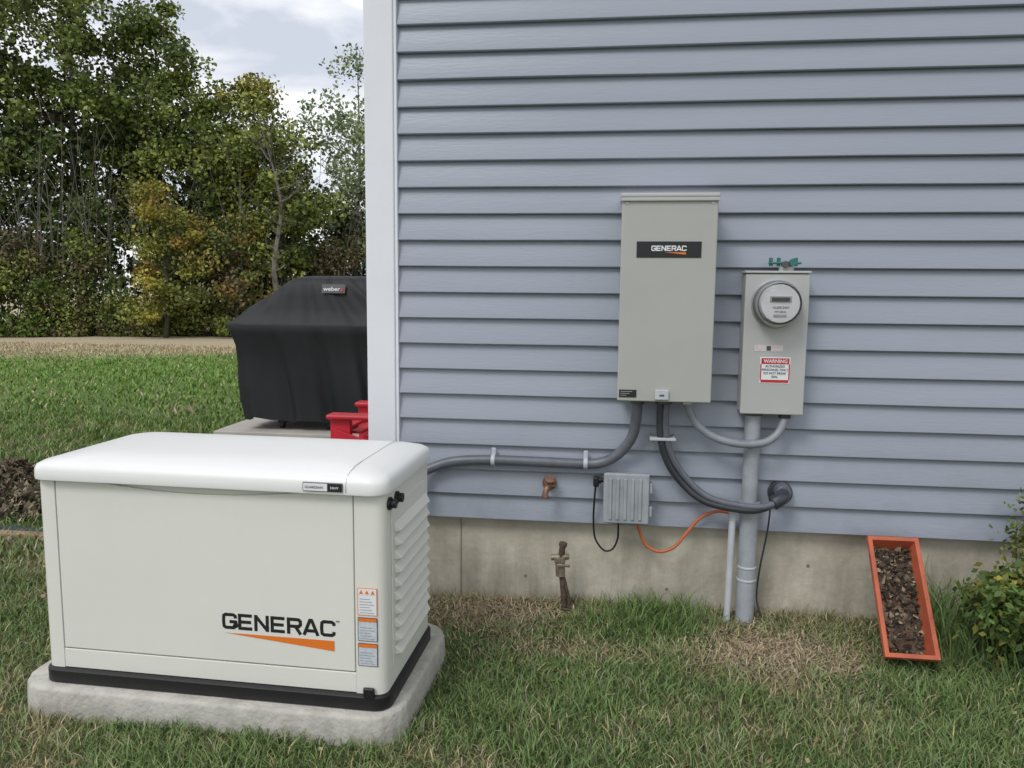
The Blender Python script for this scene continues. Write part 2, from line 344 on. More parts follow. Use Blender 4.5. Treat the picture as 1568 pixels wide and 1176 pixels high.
# ------------------------------------------------------------------ transfer switch
ts=P('transfer_switch_box',(.21,-.1,1.2))
box('enclosure',.050,.373,-.178,-.023,.862,1.574,M_grayp,ts,bevel=.004)
box('front_cover',.046,.377,-.196,-.1795,.857,1.572,M_grayp,ts,bevel=.005)
box('rain_hood',.042,.381,-.203,-.023,1.575,1.590,M_grayp2,ts,bevel=.004)
box('hood_lip',.043,.380,-.205,-.1965,1.562,1.5745,M_grayp2,ts,bevel=.002)
box('nameplate',.101,.324,-.1985,-.1962,1.368,1.424,M_ink,ts,bevel=.001)
lettering('nameplate_text','GENERAC',.152,.272,1.391,.0185,-.1992,M_white,ts,wf=.2)
mesh('nameplate_swoosh',[(.196,-.1992,1.3865),(.271,-.1992,1.3865),(.271,-.1992,1.3785)],[(0,1,2)],M_orange,ts)
box('warning_label',.053,.114,-.1985,-.1962,.872,.899,M_ink,ts,bevel=0)
for i in range(3): box('warning_line_%d'%i,.058,.100-.01*i,-.1992,-.1987,.892-.007*i,.8935-.007*i,M_grayp2,ts,bevel=0)
box('latch',.180,.228,-.206,-.1962,.866,.901,M_pvcl,ts,bevel=.002)
box('latch_hole',.196,.212,-.2075,-.2062,.879,.885,M_darkmetal,ts,bevel=0)
for xx in (.065,.358): cyl('cover_screw',(xx,-.1955,1.555),(0,-1,0),.004,.003,M_metal,ts,n=10,bevel=0)
# ------------------------------------------------------------------ meter
mt=P('electric_meter',(.60,-.07,1.05))
box('socket_box',.495,.712,-.108,-.023,.815,1.318,M_grayp,mt,bevel=.004)
box('socket_cover',.492,.714,-.119,-.1085,.811,1.316,M_grayp2,mt,bevel=.004)
box('socket_lid',.489,.717,-.124,-.023,1.3185,1.327,M_grayp2,mt,bevel=.002)
MX,MZ=.599,1.211
cyl('ring_flange',(MX,-.118,MZ),(0,-1,0),.086,.010,M_metal,mt,n=48)
cyl('ring',(MX,-.128,MZ),(0,-1,0),.081,.034,M_darkmetal,mt,n=48)
cyl('ring_lip',(MX,-.162,MZ),(0,-1,0),.081,.006,M_metal,mt,r2=.077,n=48,bevel=0)
cyl('meter_base',(MX,-.168,MZ),(0,-1,0),.070,.008,M_darkmetal,mt,n=48)
cyl('meter_face',(MX,-.176,MZ),(0,-1,0),.063,.018,M_white,mt,n=48)
rings=[]
for i in range(11):
    t=i/10; rr_=.0725 if t<.5 else .0725*math.sqrt(max(0,1-((t-.5)/.5)**2*.65)); yy=-.167-.058*t
    rings.append([(MX+rr_*math.cos(2*math.pi*k/48),yy,MZ+rr_*math.sin(2*math.pi*k/48)) for k in range(48)])
loft('glass_dome',rings,M_glass,mt,capbot=False)
box('lcd_frame',MX-.036,MX+.036,-.1965,-.1942,MZ+.004,MZ+.026,M_grayp,mt,bevel=0)
box('lcd',MX-.030,MX+.030,-.198,-.1967,MZ+.008,MZ+.022,M_darkmetal,mt,bevel=0)
text('meter_reading','CL200 240V',(MX-.026,-.1945,MZ-.016),.011,M_ink,mt)
text('meter_reading_2','3W 60Hz',(MX-.020,-.1945,MZ-.030),.010,M_ink,mt)
box('barcode',MX-.022,MX+.022,-.1955,-.1942,MZ-.045,MZ-.036,M_grayp,mt,bevel=0)
box('sticker_small',.533,.632,-.1203,-.1192,1.040,1.063,mat('label_pink',(.72,.62,.62),.5,var=.2,vscale=90),mt,bevel=0)
box('sticker_small_mark',.575,.590,-.1210,-.1205,1.043,1.060,M_darkmetal,mt,bevel=0)
box('sticker',.555,.660,-.1203,-.1192,.925,1.020,M_white,mt,bevel=0)
box('sticker_head',.559,.656,-.1212,-.1205,.995,1.016,M_red,mt,bevel=0)
box('sticker_foot',.559,.656,-.1212,-.1205,.928,.938,M_red,mt,bevel=0)
box('sticker_l',.556,.560,-.1212,-.1205,.9385,.9945,M_red,mt,bevel=0)
box('sticker_r',.655,.659,-.1212,-.1205,.9385,.9945,M_red,mt,bevel=0)
text('sticker_word','WARNING',(.567,-.1216,.9995),.018,M_white,mt,sx=.95,bold=.0003)
for i,s in enumerate(('AUTHORIZED','PERSONNEL ONLY','DO NOT BREAK','SEAL')):
    text('sticker_text_%d'%i,s,(.6075,-.1210,.983-.0125*i),.0115,M_ink,mt,sx=.95,align='CENTER')
cyl('hub_base',(.640,-.070,1.327),(0,0,1),.026,.016,M_grayp2,mt)
cyl('hub_plug',(.640,-.070,1.343),(0,0,1),.018,.018,M_darkmetal,mt)
box('clamp_bar',.578,.690,-.085,-.060,1.352,1.360,M_teal,mt)
for xx in (.585,.612,.672):
    cyl('clamp_screw',(xx,-.073,1.345),(0,0,1),.007,.030,M_teal,mt,n=8)
cyl('ground_clamp',(.655,-.10,1.357),(0,-1,0),.014,.014,M_teal,mt)
cyl('ground_clamp_b',(.628,-.10,1.350),(0,-1,0),.012,.012,M_darkmetal,mt)
# ------------------------------------------------------------------ service conduit
co_=P('service_conduit',(.552,-.06,.4))
cyl('upper_pipe',(.550,-.062,.43),(0,0,1),.029,.385,M_pvc,co_)
cyl('lower_pipe',(.552,-.062,-.15),(0,0,1),.034,.60,M_pvc,co_)
cyl('slip_collar',(.552,-.062,.415),(0,0,1),.038,.055,M_pvc,co_)
for zz in (.165,.215): cyl('pipe_strap',(.552,-.062,zz),(0,0,1),.0365,.008,M_pvcl,co_)
cyl('locknut',(.550,-.062,.800),(0,0,1),.037,.012,M_darkmetal,co_)
pv=P('pvc_riser_pipe',(.49,-.075,.2))
tube('riser',[(.482,-.085,-.05),(.486,-.08,.2),(.490,-.075,.415)],.0125,M_pvcl,pv)
cyl('riser_cap',(.490,-.075,.40),(0,0,1),.0155,.03,M_pvcl,pv)
gw=P('ground_wire',(.62,-.05,.2))
tube('wire',[(.63,-.06,.47),(.625,-.05,.36),(.605,-.04,.20),(.597,-.05,.09),(.615,-.06,.02),(.625,-.08,-.02)],.0034,M_cable,gw)
fx=P('flexible_conduit',(-.3,-.045,.6))
fp=[(-.80,-.53,.33),(-.79,-.42,.36),(-.76,-.20,.44),(-.71,-.07,.525),(-.64,-.045,.562),(-.56,-.045,.582),(-.43,-.045,.590),(-.25,-.045,.590),(-.08,-.045,.588),(.00,-.05,.598),(.06,-.06,.635),(.105,-.08,.70),(.120,-.09,.77),(.124,-.09,.85)]
tube('hose',fp,.0195,M_flex,fx,n=18,per=14)
for xx in (-.425,-.065):
    cyl('strap',(xx-.008,-.045,.590),(1,0,0),.0225,.016,M_pvcl,fx)
    box('strap_tab',xx-.009,xx+.009,-.033,-.024,.560,.636,M_pvcl,fx)
cyl('connector',(.124,-.09,.835),(0,0,1),.027,.022,M_darkmetal,fx)
cb=P('service_cable',(.35,-.1,.6))
p1=[(.208,-.10,.86),(.208,-.10,.79),(.214,-.10,.70),(.245,-.09,.61),(.30,-.085,.535),(.37,-.10,.480),(.46,-.115,.458),(.56,-.125,.455),(.625,-.11,.475),(.66,-.09,.500)]
tube('cable_a',p1,.0135,M_cable,cb,per=12)
p2=[(a+.020,b-.004,c+.014) for a,b,c in p1]; p2[0]=(.236,-.10,.86); p2[-1]=(.668,-.09,.508)
tube('cable_b',p2,.0125,M_flex,cb,per=12)
cyl('cable_connector',(.220,-.10,.838),(0,0,1),.032,.02,M_darkmetal,cb)
box('cable_clamp',.172,.268,-.118,-.080,.700,.712,M_pvcl,cb)
for xx in (.18,.26): cyl('clamp_screw',(xx,-.10,.695),(0,0,1),.006,.022,M_metal,cb,n=8)
cyl('clamp_post_a',(.180,-.10,.706),(0,1,0),.005,.085,M_metal,cb,n=8)
cyl('clamp_post_b',(.262,-.10,.706),(0,1,0),.005,.085,M_metal,cb,n=8)
cyl('wall_flange',(.668,-.018,.500),(0,-1,0),.045,.02,M_cable,cb)
tube('elbow',[(.668,-.03,.500),(.668,-.075,.502),(.655,-.105,.497),(.625,-.115,.480)],.026,M_cable,cb)
cyl('elbow_cap',(.672,-.03,.510),(0,-1,0),.033,.048,M_flex,cb,r2=.028,bevel=.004)
mc=P('meter_feed_conduit',(.49,-.1,.75))
tube('conduit',[(.302,-.10,.86),(.310,-.10,.820),(.340,-.10,.768),(.39,-.11,.728),(.45,-.115,.706),(.52,-.115,.698),(.59,-.112,.708),(.635,-.10,.742),(.655,-.09,.79),(.658,-.085,.82)],.0145,M_lcond,mc,per=10)
cyl('connector_a',(.304,-.10,.838),(0,0,1),.022,.02,M_metal,mc)
cyl('connector_b',(.657,-.085,.795),(0,0,1),.022,.02,M_cable,mc)
oc=P('orange_cable',(.33,-.04,.33))
tube('cable',[(.135,-.06,.385),(.150,-.045,.325),(.175,-.04,.275),(.225,-.05,.255),(.28,-.05,.275),(.325,-.045,.330),(.375,-.05,.395),(.43,-.06,.425),(.475,-.07,.425),(.49,-.075,.41)],.0062,M_ocable,oc,per=10)
ob=P('outdoor_outlet_box',(.09,-.07,.47))
box('housing',.012,.172,-.082,-.023,.378,.558,M_pvc,ob,bevel=.006)
box('lid',.006,.178,-.097,-.083,.372,.566,M_pvc,ob,bevel=.006)
for i in range(5): box('rib_%d'%i,.026+.028*i,.038+.028*i,-.103,-.0975,.388,.548,M_pvc,ob,bevel=.003)
box('hinge',.1785,.190,-.088,-.060,.40,.44,M_pvc,ob); box('hinge_b',.1785,.190,-.088,-.060,.49,.53,M_pvc,ob)
cyl('plug',(-.004,-.06,.530),(-1,0,0),.014,.03,M_black,ob); cyl('plug_tip',(.010,-.06,.530),(-1,0,0),.009,.014,M_black,ob)
box('plug_body',-.034,-.012,-.078,-.045,.505,.545,M_black,ob,bevel=.006)
tube('cord',[(-.024,-.06,.51),(-.028,-.05,.45),(-.030,-.045,.37),(-.022,-.045,.295),(.012,-.05,.250),(.045,-.05,.255),(.064,-.05,.295),(.066,-.055,.34),(.064,-.06,.385)],.0038,M_black,ob,per=8,n=8)
hs=P('hose_spigot',(-.205,-.06,.5))
cyl('flange',(-.205,-.016,.502),(0,-1,0),.028,.013,M_copper,hs)
cyl('body',(-.205,-.02,.502),(0,-1,0),.012,.055,M_copper,hs)
tube('spout',[(-.205,-.065,.500),(-.210,-.083,.496),(-.215,-.090,.478),(-.216,-.092,.462)],.011,M_copper,hs)
cyl('spout_thread',(-.216,-.092,.470),(0,0,-1),.014,.012,M_copper,hs)
cyl('stem',(-.203,-.065,.505),(.1,-.3,.9),.006,.024,M_copper,hs)
cyl('handle',(-.200,-.073,.527),(.1,-.5,.8),.020,.006,M_copper,hs,n=10)
cyl('side_cap',(-.196,-.062,.502),(1,-.2,0),.009,.018,M_copper,hs,n=10)
gv=P('gas_valve',(-.145,-.08,.15))
tube('pipe_a',[(-.135,-.085,-.03),(-.140,-.085,.08),(-.150,-.085,.18)],.011,M_rust,gv)
tube('pipe_b',[(-.112,-.075,-.03),(-.122,-.078,.06),(-.140,-.08,.14)],.008,M_rust,gv)
cyl('valve_body',(-.152,-.085,.150),(-.05,0,1),.019,.05,M_brass,gv,n=8)
cyl('union',(-.155,-.085,.205),(-.05,0,1),.024,.022,M_brass,gv,n=6)
cyl('cross',(-.190,-.085,.222),(1,0,.1),.012,.07,M_brass,gv,n=12)
cyl('stub',(-.150,-.085,.225),(0.1,0,1),.012,.05,M_rust,gv,n=12)
cyl('stub_cap',(-.145,-.085,.268),(0.1,0,1),.016,.016,M_rust,gv,n=8)
box('lever',-.165,-.115,-.115,-.107,.195,.207,M_brass,gv)
cyl('lever_pin',(-.150,-.112,.20),(0,1,0),.007,.03,M_brass,gv,n=8)
# ------------------------------------------------------------------ generator
ge=P('standby_generator',(GO[0],GO[1],0),GA)
L=GL;D=GD; BZ=.088
def outline(z):
    r=.030; pts=[]
    def arc(cx,cy,a0,n=6):
        return [(cx+r*math.cos(rad(a0+90*i/n)),cy+r*math.sin(rad(a0+90*i/n)),z) for i in range(n+1)]
    pts+=[(.052,0,z),(.052,.014,z),(L-.085,.014,z),(L-.085,0,z)]
    pts+=arc(L-r,r,-90)+arc(L-r,D-r,0)+arc(r-.008,D-r,90)+arc(r-.008,r,180)
    return pts
loft('body',[outline(.130),outline(.71)],M_gen,ge,local=True,smooth=True)
du0,du1,dz0,dz1=.0555,L-.0885,.192,.704
top=[]
for i in range(31):
    t=i/30; u=du1+(du0-du1)*t; s=(u-.14)/(.86-.14); dip=.030*math.sin(math.pi*s)**.8 if 0<s<1 else 0
    top.append((u,dz1-dip))
poly=[(du0,dz0),(du1,dz0)]+top
v=[(a,0.0,b) for a,b in poly]+[(a,.012,b) for a,b in poly]; n=len(poly)
mesh('door',v,[tuple(range(n)),tuple(range(2*n-1,n-1,-1))]+[(i,i+n,(i+1)%n+n,(i+1)%n) for i in range(n)],M_gen,ge,local=True,bevel=.0025)
box('bottom_rail',.0525,L-.0855,.0008,.0135,.131,.188,M_gen,ge,local=True,bevel=.002)
loft('base_skirt',[rrect(-.018,L+.010,-.012,D+.012,.045,BZ),rrect(-.018,L+.010,-.012,D+.012,.045,.123),rrect(-.010,L+.003,-.004,D+.004,.04,.1295)],M_black,ge,local=True)
box('base_foot',L-.062,L-.030,-.0155,-.004,.1245,.153,M_black,ge,local=True,bevel=.004)
LX0=-.016
def lr(z,ix,iy,r): return rrect(LX0+ix,L+.012-ix,-.024+iy,D+.012-iy,r,z,n=10)
lidp=[(.698,.006,.006,.045),(.6995,.001,.001,.05),(.704,0,0,.05),(.728,.001,.001,.05),(.739,.005,.005,.05),(.7475,.018,.013,.055),(.7545,.05,.032,.06),(.7635,.105,.075,.07),(.767,.14,.12,.08),(.7685,.22,.17,.06)]
loft('lid',[lr(*a) for a in lidp],M_lid,ge,local=True)
M_crease=mat('lid_seam',(.50,.50,.48),.5)
def topz(v_):
    iy=min(v_+.024,D+.012-v_); zz=np.interp(iy,[p[2] for p in lidp[2:]],[p[0] for p in lidp[2:]])
    zx=np.interp(.110,[p[1] for p in lidp[2:]],[p[0] for p in lidp[2:]]); return min(zz,zx)
cr_=[(L-.098,-.0245,.706),(L-.098,-.0245,.718),(L-.098,-.0237,.728)]+[(L-.098,v_,topz(v_)+.0003) for v_ in np.linspace(-.018,D+.004,40)]
v_,f_=tubegeo([Vector(a) for a in cr_],[.0010]*len(cr_),6); mesh('lid_seam',v_,f_,M_crease,ge,smooth=True,local=True)
box('lid_badge',L-.218,L-.106,-.0285,-.0235,.707,.732,M_darkmetal,ge,local=True,bevel=.002)
box('lid_badge_face',L-.215,L-.148,-.0300,-.0287,.7095,.7295,M_white,ge,local=True,bevel=0)
box('lid_badge_face_r',L-.146,L-.109,-.0300,-.0287,.7095,.7295,M_ink,ge,local=True,bevel=0)
text('lid_badge_text','GUARDIAN',(L-.211,-.0305,.716),.0095,M_darkmetal,ge,local=True,sx=1.05)
text('lid_badge_text_r','24kW',(L-.140,-.0305,.716),.0095,M_white,ge,local=True)
lettering('logo','GENERAC',.556,.890,.288,.0475,-.0006,M_ink,ge,local=True,wf=.20)
mesh('logo_swoosh',[(.560,-.0010,.277),(.888,-.0010,.277),(.888,-.0010,.247)],[(0,1,2)],M_orange,ge,local=True)
text('logo_tm','TM',(.893,-.0008,.331),.008,M_ink,ge,local=True)
for i,(za,zb) in enumerate(((.358,.436),(.284,.352),(.212,.278))):
    a,b=L-.078,L-.022
    box('label_%d_frame'%i,a,b,-.0018,-.0006,za,zb,M_orange if i==0 else M_darkmetal,ge,local=True,bevel=0)
    box('label_%d_face'%i,a+.002,b-.002,-.0026,-.0019,za+.002,zb-(.020 if i==0 else .012),M_lblblue if i else M_white,ge,local=True,bevel=0)
    box('label_%d_head'%i,a+.002,b-.002,-.0030,-.0019,zb-(.0195 if i==0 else .011),zb-.002,M_white if i==0 else M_orange,ge,local=True,bevel=0)
    for k in range(6):
        zz=za+.007+k*.0078
        if zz<zb-.022: box('label_%d_line_%d'%(i,k),a+.006,b-.008-.006*(k%3),-.0031,-.0027,zz,zz+.0022,M_pvc,ge,local=True,bevel=0)
for k in range(3):
    uu=L-.073+.0165*k; mesh('label_tri_%d'%k,[(uu,-.0034,.4195),(uu+.012,-.0034,.4195),(uu+.006,-.0034,.431)],[(0,1,2)],M_orange,ge,local=True)
box('louver_panel',L+.0005,L+.004,.055,D-.045,.185,.645,M_gen,ge,local=True,bevel=.0015)
for k in range(10):
    zt=.600-.040*k; v0,v1=.070,D-.06; x0=L+.0042; p=.018
    v=[(x0,v0,zt),(x0,v1,zt),(x0+p,v0+.016,zt-.022),(x0+p,v1-.016,zt-.022),(x0+p,v0+.016,zt-.026),(x0+p,v1-.016,zt-.026),(x0,v0+.004,zt-.027),(x0,v1-.004,zt-.027)]
    mesh('louver_%d'%k,v,[(0,1,3,2),(2,3,5,4),(4,5,7,6),(0,2,4,6),(1,7,5,3),(0,6,7,1)],M_gen,ge,local=True,bevel=.002)
for vv in (.040,.105):
    cyl('latch_collar',(L,vv,.665),(1,0,0),.018,.008,M_black,ge,local=True)
    cyl('latch_knob',(L+.008,vv,.665),(1,0,0),.013,.014,M_black,ge,local=True)
pd=P('concrete_pad',(GO[0],GO[1],0),GA)
def prr(z,i): 
    pts=rrect(-.097+i,L+.046-i,-.050+i,D+.12-i,.12,z,n=16); out=[]
    for k,(a,b,c) in enumerate(pts): out.append((a+.0018*math.sin(k*2.3),b+.0018*math.sin(k*1.7+1),c+.001*math.sin(k*1.1)*(z>0)))
    return out
loft('slab',[prr(-.06,-.004),prr(.03,-.002),prr(.076,0),prr(.082,.003),prr(.0860,.010)],M_pad,pd,local=True)
# ------------------------------------------------------------------ planter
pl=P('planter_box',(1.03,-.25,.15))
A=Vector((.945,-.42,.062)); W=Vector((.168,0,0)); dL=Vector((.018,.29,.315)); nL=Vector((0,-.735,.677))
def pp(u,v,w): return A+W*u+dL*v+nL*w
def tr(u0,u1,v0,v1,w): return [pp(u0,v0,w),pp(u1,v0,w),pp(u1,v1,w),pp(u0,v1,w)]
rg=[tr(.16,.84,.05,.95,-.11),tr(.05,.95,.02,.98,-.02),tr(-.02,1.02,-.008,1.008,-.018),tr(-.02,1.02,-.008,1.008,.0),tr(.07,.93,.028,.972,.0),tr(.09,.91,.035,.965,-.025),tr(.17,.83,.06,.94,-.10)]
v=[];f=[]
for r_ in rg: v+=[tuple(q_) for q_ in r_]
for i in range(len(rg)-1):
    for j in range(4): f.append((i*4+j,i*4+(j+1)%4,(i+1)*4+(j+1)%4,(i+1)*4+j))
f.append((3,2,1,0)); f.append(tuple(range((len(rg)-1)*4,len(rg)*4)))
mesh('trough',v,f,M_terra,pl,bevel=.002)
NU,NV=10,22; v=[];f=[]
def sd_(u,w): return -.046-.022*math.sin(math.pi*u)-.02*(1-w)**2+.0
for i in range(NU+1):
    for j in range(NV+1):
        u=.09+.82*i/NU; w=.035+.93*j/NV; v.append(pp(u,w,sd_(i/NU,w)+.008*random.uniform(-1,1)))
for i in range(NU):
    for j in range(NV): a=i*(NV+1)+j; f.append((a,a+1,a+NV+2,a+NV+1))
mesh('soil',v,f,M_soil,pl,smooth=True)
def quads(name,cent,size,cols,m,par,seed,flat=None,aspect=.6):
    r=np.random.default_rng(seed); n=len(cent)
    a=r.standard_normal((n,3))
    if flat is not None: a=a*flat
    a/=np.linalg.norm(a,axis=1)[:,None]; b=r.standard_normal((n,3))
    if flat is not None: b=b*flat
    b-=a*np.sum(a*b,1)[:,None]; b/=np.linalg.norm(b,axis=1)[:,None]
    s=(size*(.6+.8*r.random(n)))[:,None]/2
    co=np.stack([cent-a*s,cent+b*s*aspect,cent+a*s,cent-b*s*aspect],1)
    return fastmesh(name,co.reshape(-1,3),np.arange(n*4),np.arange(n)*4,np.full(n,4),np.repeat(cols,4,0),m,par)
r=np.random.default_rng(44); n=800
rw=r.random((n,3)); cent=np.array([pp(.12+.76*a,.05+.90*b,sd_(a,b)+.002+.010*c) for a,b,c in rw])
pal=np.array([[.19,.14,.10],[.11,.08,.06],[.30,.24,.17],[.07,.055,.045],[.16,.10,.065]])
quads('dead_leaves',cent,.010+.026*r.random(n),pal[r.integers(0,5,n)]*(.5+.8*r.random(n))[:,None],M_litter,pl,45,flat=np.array([1,.8,.8]))
# a few fallen leaves on the lawn
r=np.random.default_rng(90); n=130; fxx=-2.2+4*r.random(n); fyy=-1.4+1.35*r.random(n); k=keep(fxx,fyy); fxx,fyy=fxx[k],fyy[k]; n=len(fxx)
pal=np.array([[.34,.24,.10],[.22,.14,.07],[.40,.33,.20]])
quads('fallen_leaves',np.stack([fxx,fyy,gz(fxx,fyy)+.022],1),np.full(n,.022),pal[r.integers(0,3,n)],M_litter,gr,91,flat=np.array([1,1,.25]))
# ------------------------------------------------------------------ grill with cover
gl=P('barbecue_grill',(-2.2,3.2,.12))
NX=160
def gring(z,x0,x1,y0,y1,r,amp,ph=0):
    pts=rrect(x0,x1,y0,y1,r,z,n=8); out=[]
    P2=[Vector(p) for p in pts]+[Vector(pts[0])]; ln=[0]
    for i in range(len(P2)-1): ln.append(ln[-1]+(P2[i+1]-P2[i]).length)
    c=Vector(((x0+x1)/2,(y0+y1)/2,z))
    for k in range(NX):
        s=ln[-1]*k/NX; i=max(j for j in range(len(ln)) if ln[j]<=s+1e-9); i=min(i,len(P2)-2)
        t=(s-ln[i])/max(1e-9,ln[i+1]-ln[i]); q_=P2[i].lerp(P2[i+1],t)
        d_=(q_-c); d_.z=0; d_.normalize()
        a=amp*(math.sin(k*.41+ph+z*2.5)+.7*math.sin(k*.97+z*5+1)+.5*math.sin(k*.17+z*7)); q_=q_+d_*a
        out.append((q_.x,q_.y,z+.4*a))
    return out
gs_=[(.20,-2.92,-1.38,2.90,3.52,.05,.026),(.35,-2.94,-1.38,2.90,3.52,.05,.024),(.5,-2.96,-1.37,2.90,3.52,.05,.021),(.65,-2.97,-1.37,2.90,3.52,.05,.017),(.8,-2.98,-1.36,2.89,3.53,.05,.012),(.90,-3.00,-1.34,2.87,3.54,.05,.008),(.965,-3.03,-1.33,2.86,3.55,.05,.003),(.985,-3.01,-1.34,2.87,3.54,.05,.003),(1.01,-2.96,-1.39,2.89,3.53,.05,.005),(1.10,-2.84,-1.50,2.92,3.52,.06,.009),(1.20,-2.70,-1.64,2.94,3.50,.07,.007),(1.29,-2.59,-1.75,2.96,3.48,.08,.004),(1.335,-2.53,-1.81,2.99,3.45,.08,.003),(1.355,-2.47,-1.87,3.04,3.40,.08,.002),(1.362,-2.40,-1.95,3.10,3.34,.06,.002)]
loft('cover',[gring(*g_) for g_ in gs_],M_cloth,gl,capbot=False)
for o in gl.children:
    for md in list(o.modifiers): o.modifiers.remove(md)
mesh('badge',[(-2.235,2.922,1.225),(-2.045,2.922,1.225),(-2.045,2.937,1.295),(-2.235,2.937,1.295)],[(0,1,2,3)],mat('badge_gray',(.12,.12,.125),.6),gl)
text('badge_text','weber',(-2.220,2.919,1.242),.048,M_white,gl,sx=1.1,bold=.0008,rot=(78,0,0))
mesh('badge_tri',[(-2.085,2.919,1.24),(-2.06,2.919,1.24),(-2.07,2.931,1.28)],[(0,1,2)],M_red,gl)
for xx in (-2.62,-2.22,-1.75):
    box('leg',xx-.03,xx+.03,2.98,3.04,.165,.30,M_black,gl); cyl('caster',(xx-.015,3.01,.150),(1,0,0),.033,.03,M_black,gl)
# ------------------------------------------------------------------ red chair (faces -x)
ch=P('garden_chair',(-1.2,1.5,.12)); O=.085
for yy in (1.27,1.78):
    box('arm',-1.665+O,-1.12+O,yy-.055,yy+.055,.510,.538,M_redpl,ch,bevel=.010)
    box('front_leg',-1.650+O,-1.530+O,yy-.022,yy+.022,.118,.509,M_redpl,ch,bevel=.006)
    box('arm_bracket',-1.30+O,-1.20+O,yy-.02,yy+.02,.30,.509,M_redpl,ch,bevel=.006)
    mesh('side_rail',[(-1.61+O,yy-.045,.30),(-1.61+O,yy-.023,.30),(-1.61+O,yy-.045,.455),(-1.61+O,yy-.023,.455),(-.98+O,yy-.045,.118),(-.98+O,yy-.023,.118),(-.98+O,yy-.045,.24),(-.98+O,yy-.023,.24)],[(0,1,3,2),(4,6,7,5),(0,4,5,1),(2,3,7,6),(0,2,6,4),(1,5,7,3)],M_redpl,ch,bevel=.003)
for i in range(7):
    x0=-1.62+.075*i+O; zz=.44-.022*i; box('seat_slat_%d'%i,x0,x0+.070,1.30,1.75,zz,zz+.018,M_redpl,ch,bevel=.004)
for i in range(6):
    y0=1.285+.082*i; top_=.98-.02*abs(i-2.5)**1.6
    mesh('back_slat_%d'%i,[(-1.17+O,y0,.27),(-1.15+O,y0,.27),(-1.17+O,y0+.072,.27),(-1.15+O,y0+.072,.27),(-1.02+O,y0,top_),(-1.0+O,y0,top_),(-1.02+O,y0+.072,top_),(-1.0+O,y0+.072,top_)],[(0,1,3,2),(4,6,7,5),(0,4,5,1),(2,3,7,6),(0,2,6,4),(1,5,7,3)],M_redpl,ch,bevel=.004)
pa=P('patio',(-2,3,0))
box('slab',-3.12,-.84,2.80,4.40,-.05,.115,M_patio,pa,bevel=.01)
box('slab_b',-1.95,-.84,.90,2.795,-.05,.113,M_patio,pa,bevel=.01)
# ------------------------------------------------------------------ mulch pile + plank
dp=P('mulch_pile',(-3.3,.95,0))
r=np.random.default_rng(9); n=4200
ang=r.random(n)*2*np.pi; rr_=np.sqrt(r.random(n)); hx=-3.35+.55*rr_*np.cos(ang); hy=1.02+.42*rr_*np.sin(ang)
hz=.20*(1-rr_**1.6)*(.75+.5*n2(hx,hy,9))
pal=np.array([[.17,.13,.09],[.28,.23,.16],[.11,.085,.06],[.13,.14,.07],[.38,.32,.22]])
quads('mulch',np.stack([hx,hy,hz+.01],1),np.full(n,.05),pal[r.integers(0,5,n)]*(.6+.6*r.random(n))[:,None],M_litter,dp,10)
v=[(-3.35,1.02,.19)];f=[]
for k in range(1,7):
    for j in range(24):
        a=2*math.pi*j/24; q=k/6; v.append((-3.35+.55*q*math.cos(a),1.02+.42*q*math.sin(a),.19*(1-q**1.6)-.005+random.uniform(-.01,.01)))
for j in range(24): f.append((0,1+j,1+(j+1)%24))
for k in range(5):
    for j in range(24): a=1+k*24; f.append((a+j,a+24+j,a+24+(j+1)%24,a+(j+1)%24))
mesh('mound',v,f,M_soil,dp,smooth=True)
wp=P('wood_edging_plank',(-3.2,.43,0))
box('plank',-3.75,-2.66,.375,.43,.0,.04,M_wood,wp,bevel=.003)
box('edging_strip',-3.75,-2.66,.435,.52,.0,.03,M_cable,wp,bevel=.003)
# ------------------------------------------------------------------ shrub
def shrub(name,cx,cy,cz,rx,ry,rz,n,size,pal,seed,stems=9):
    p=P(name,(cx,cy,0)); r=np.random.default_rng(seed); nc=26; cs=r.standard_normal((nc,3)); cs/=np.linalg.norm(cs,axis=1)[:,None]; cs*=(r.random(nc)**.4)[:,None]
    cs=cs*np.array([rx,ry,rz])*.8+np.array([cx,cy,cz]); w=r.integers(0,nc,n)
    pt=cs[w]+r.standard_normal((n,3))*np.array([rx,ry,rz])*.22; pt[:,2]=np.maximum(pt[:,2],.01); pt[:,1]=np.minimum(pt[:,1],-.04)
    pal=np.array(pal); cc=pal[r.integers(0,len(pal),nc)][w]*.6+pal[r.integers(0,len(pal),n)]*.4; cc*=(.55+.8*r.random(n))[:,None]
    quads('leaves',pt,np.full(n,size),cc,M_leaf,p,seed+1)
    V=[];F=[]
    for i in range(stems):
        e=cs[r.integers(0,nc)]; q=cat([(cx+.05*r.standard_normal(),cy,-.02),(cx+(e[0]-cx)*.4,cy+(e[1]-cy)*.5,e[2]*.5),tuple(e)],4); v,f=tubegeo(q,[.004*(1-.7*k/len(q)) for k in range(len(q))],5); b=len(V); V+=v; F+=[tuple(a+b for a in ff) for ff in f]
    mesh('stems',V,F,M_bark,p)
shrub('shrub',1.43,-.30,.20,.20,.2,.19,4600,.030,[(.08,.14,.035),(.14,.19,.045),(.34,.30,.06),(.06,.10,.03)],50)
shrub('shrub',1.52,-.10,.40,.12,.05,.16,420,.022,[(.13,.18,.05),(.22,.21,.06)],52,stems=6)
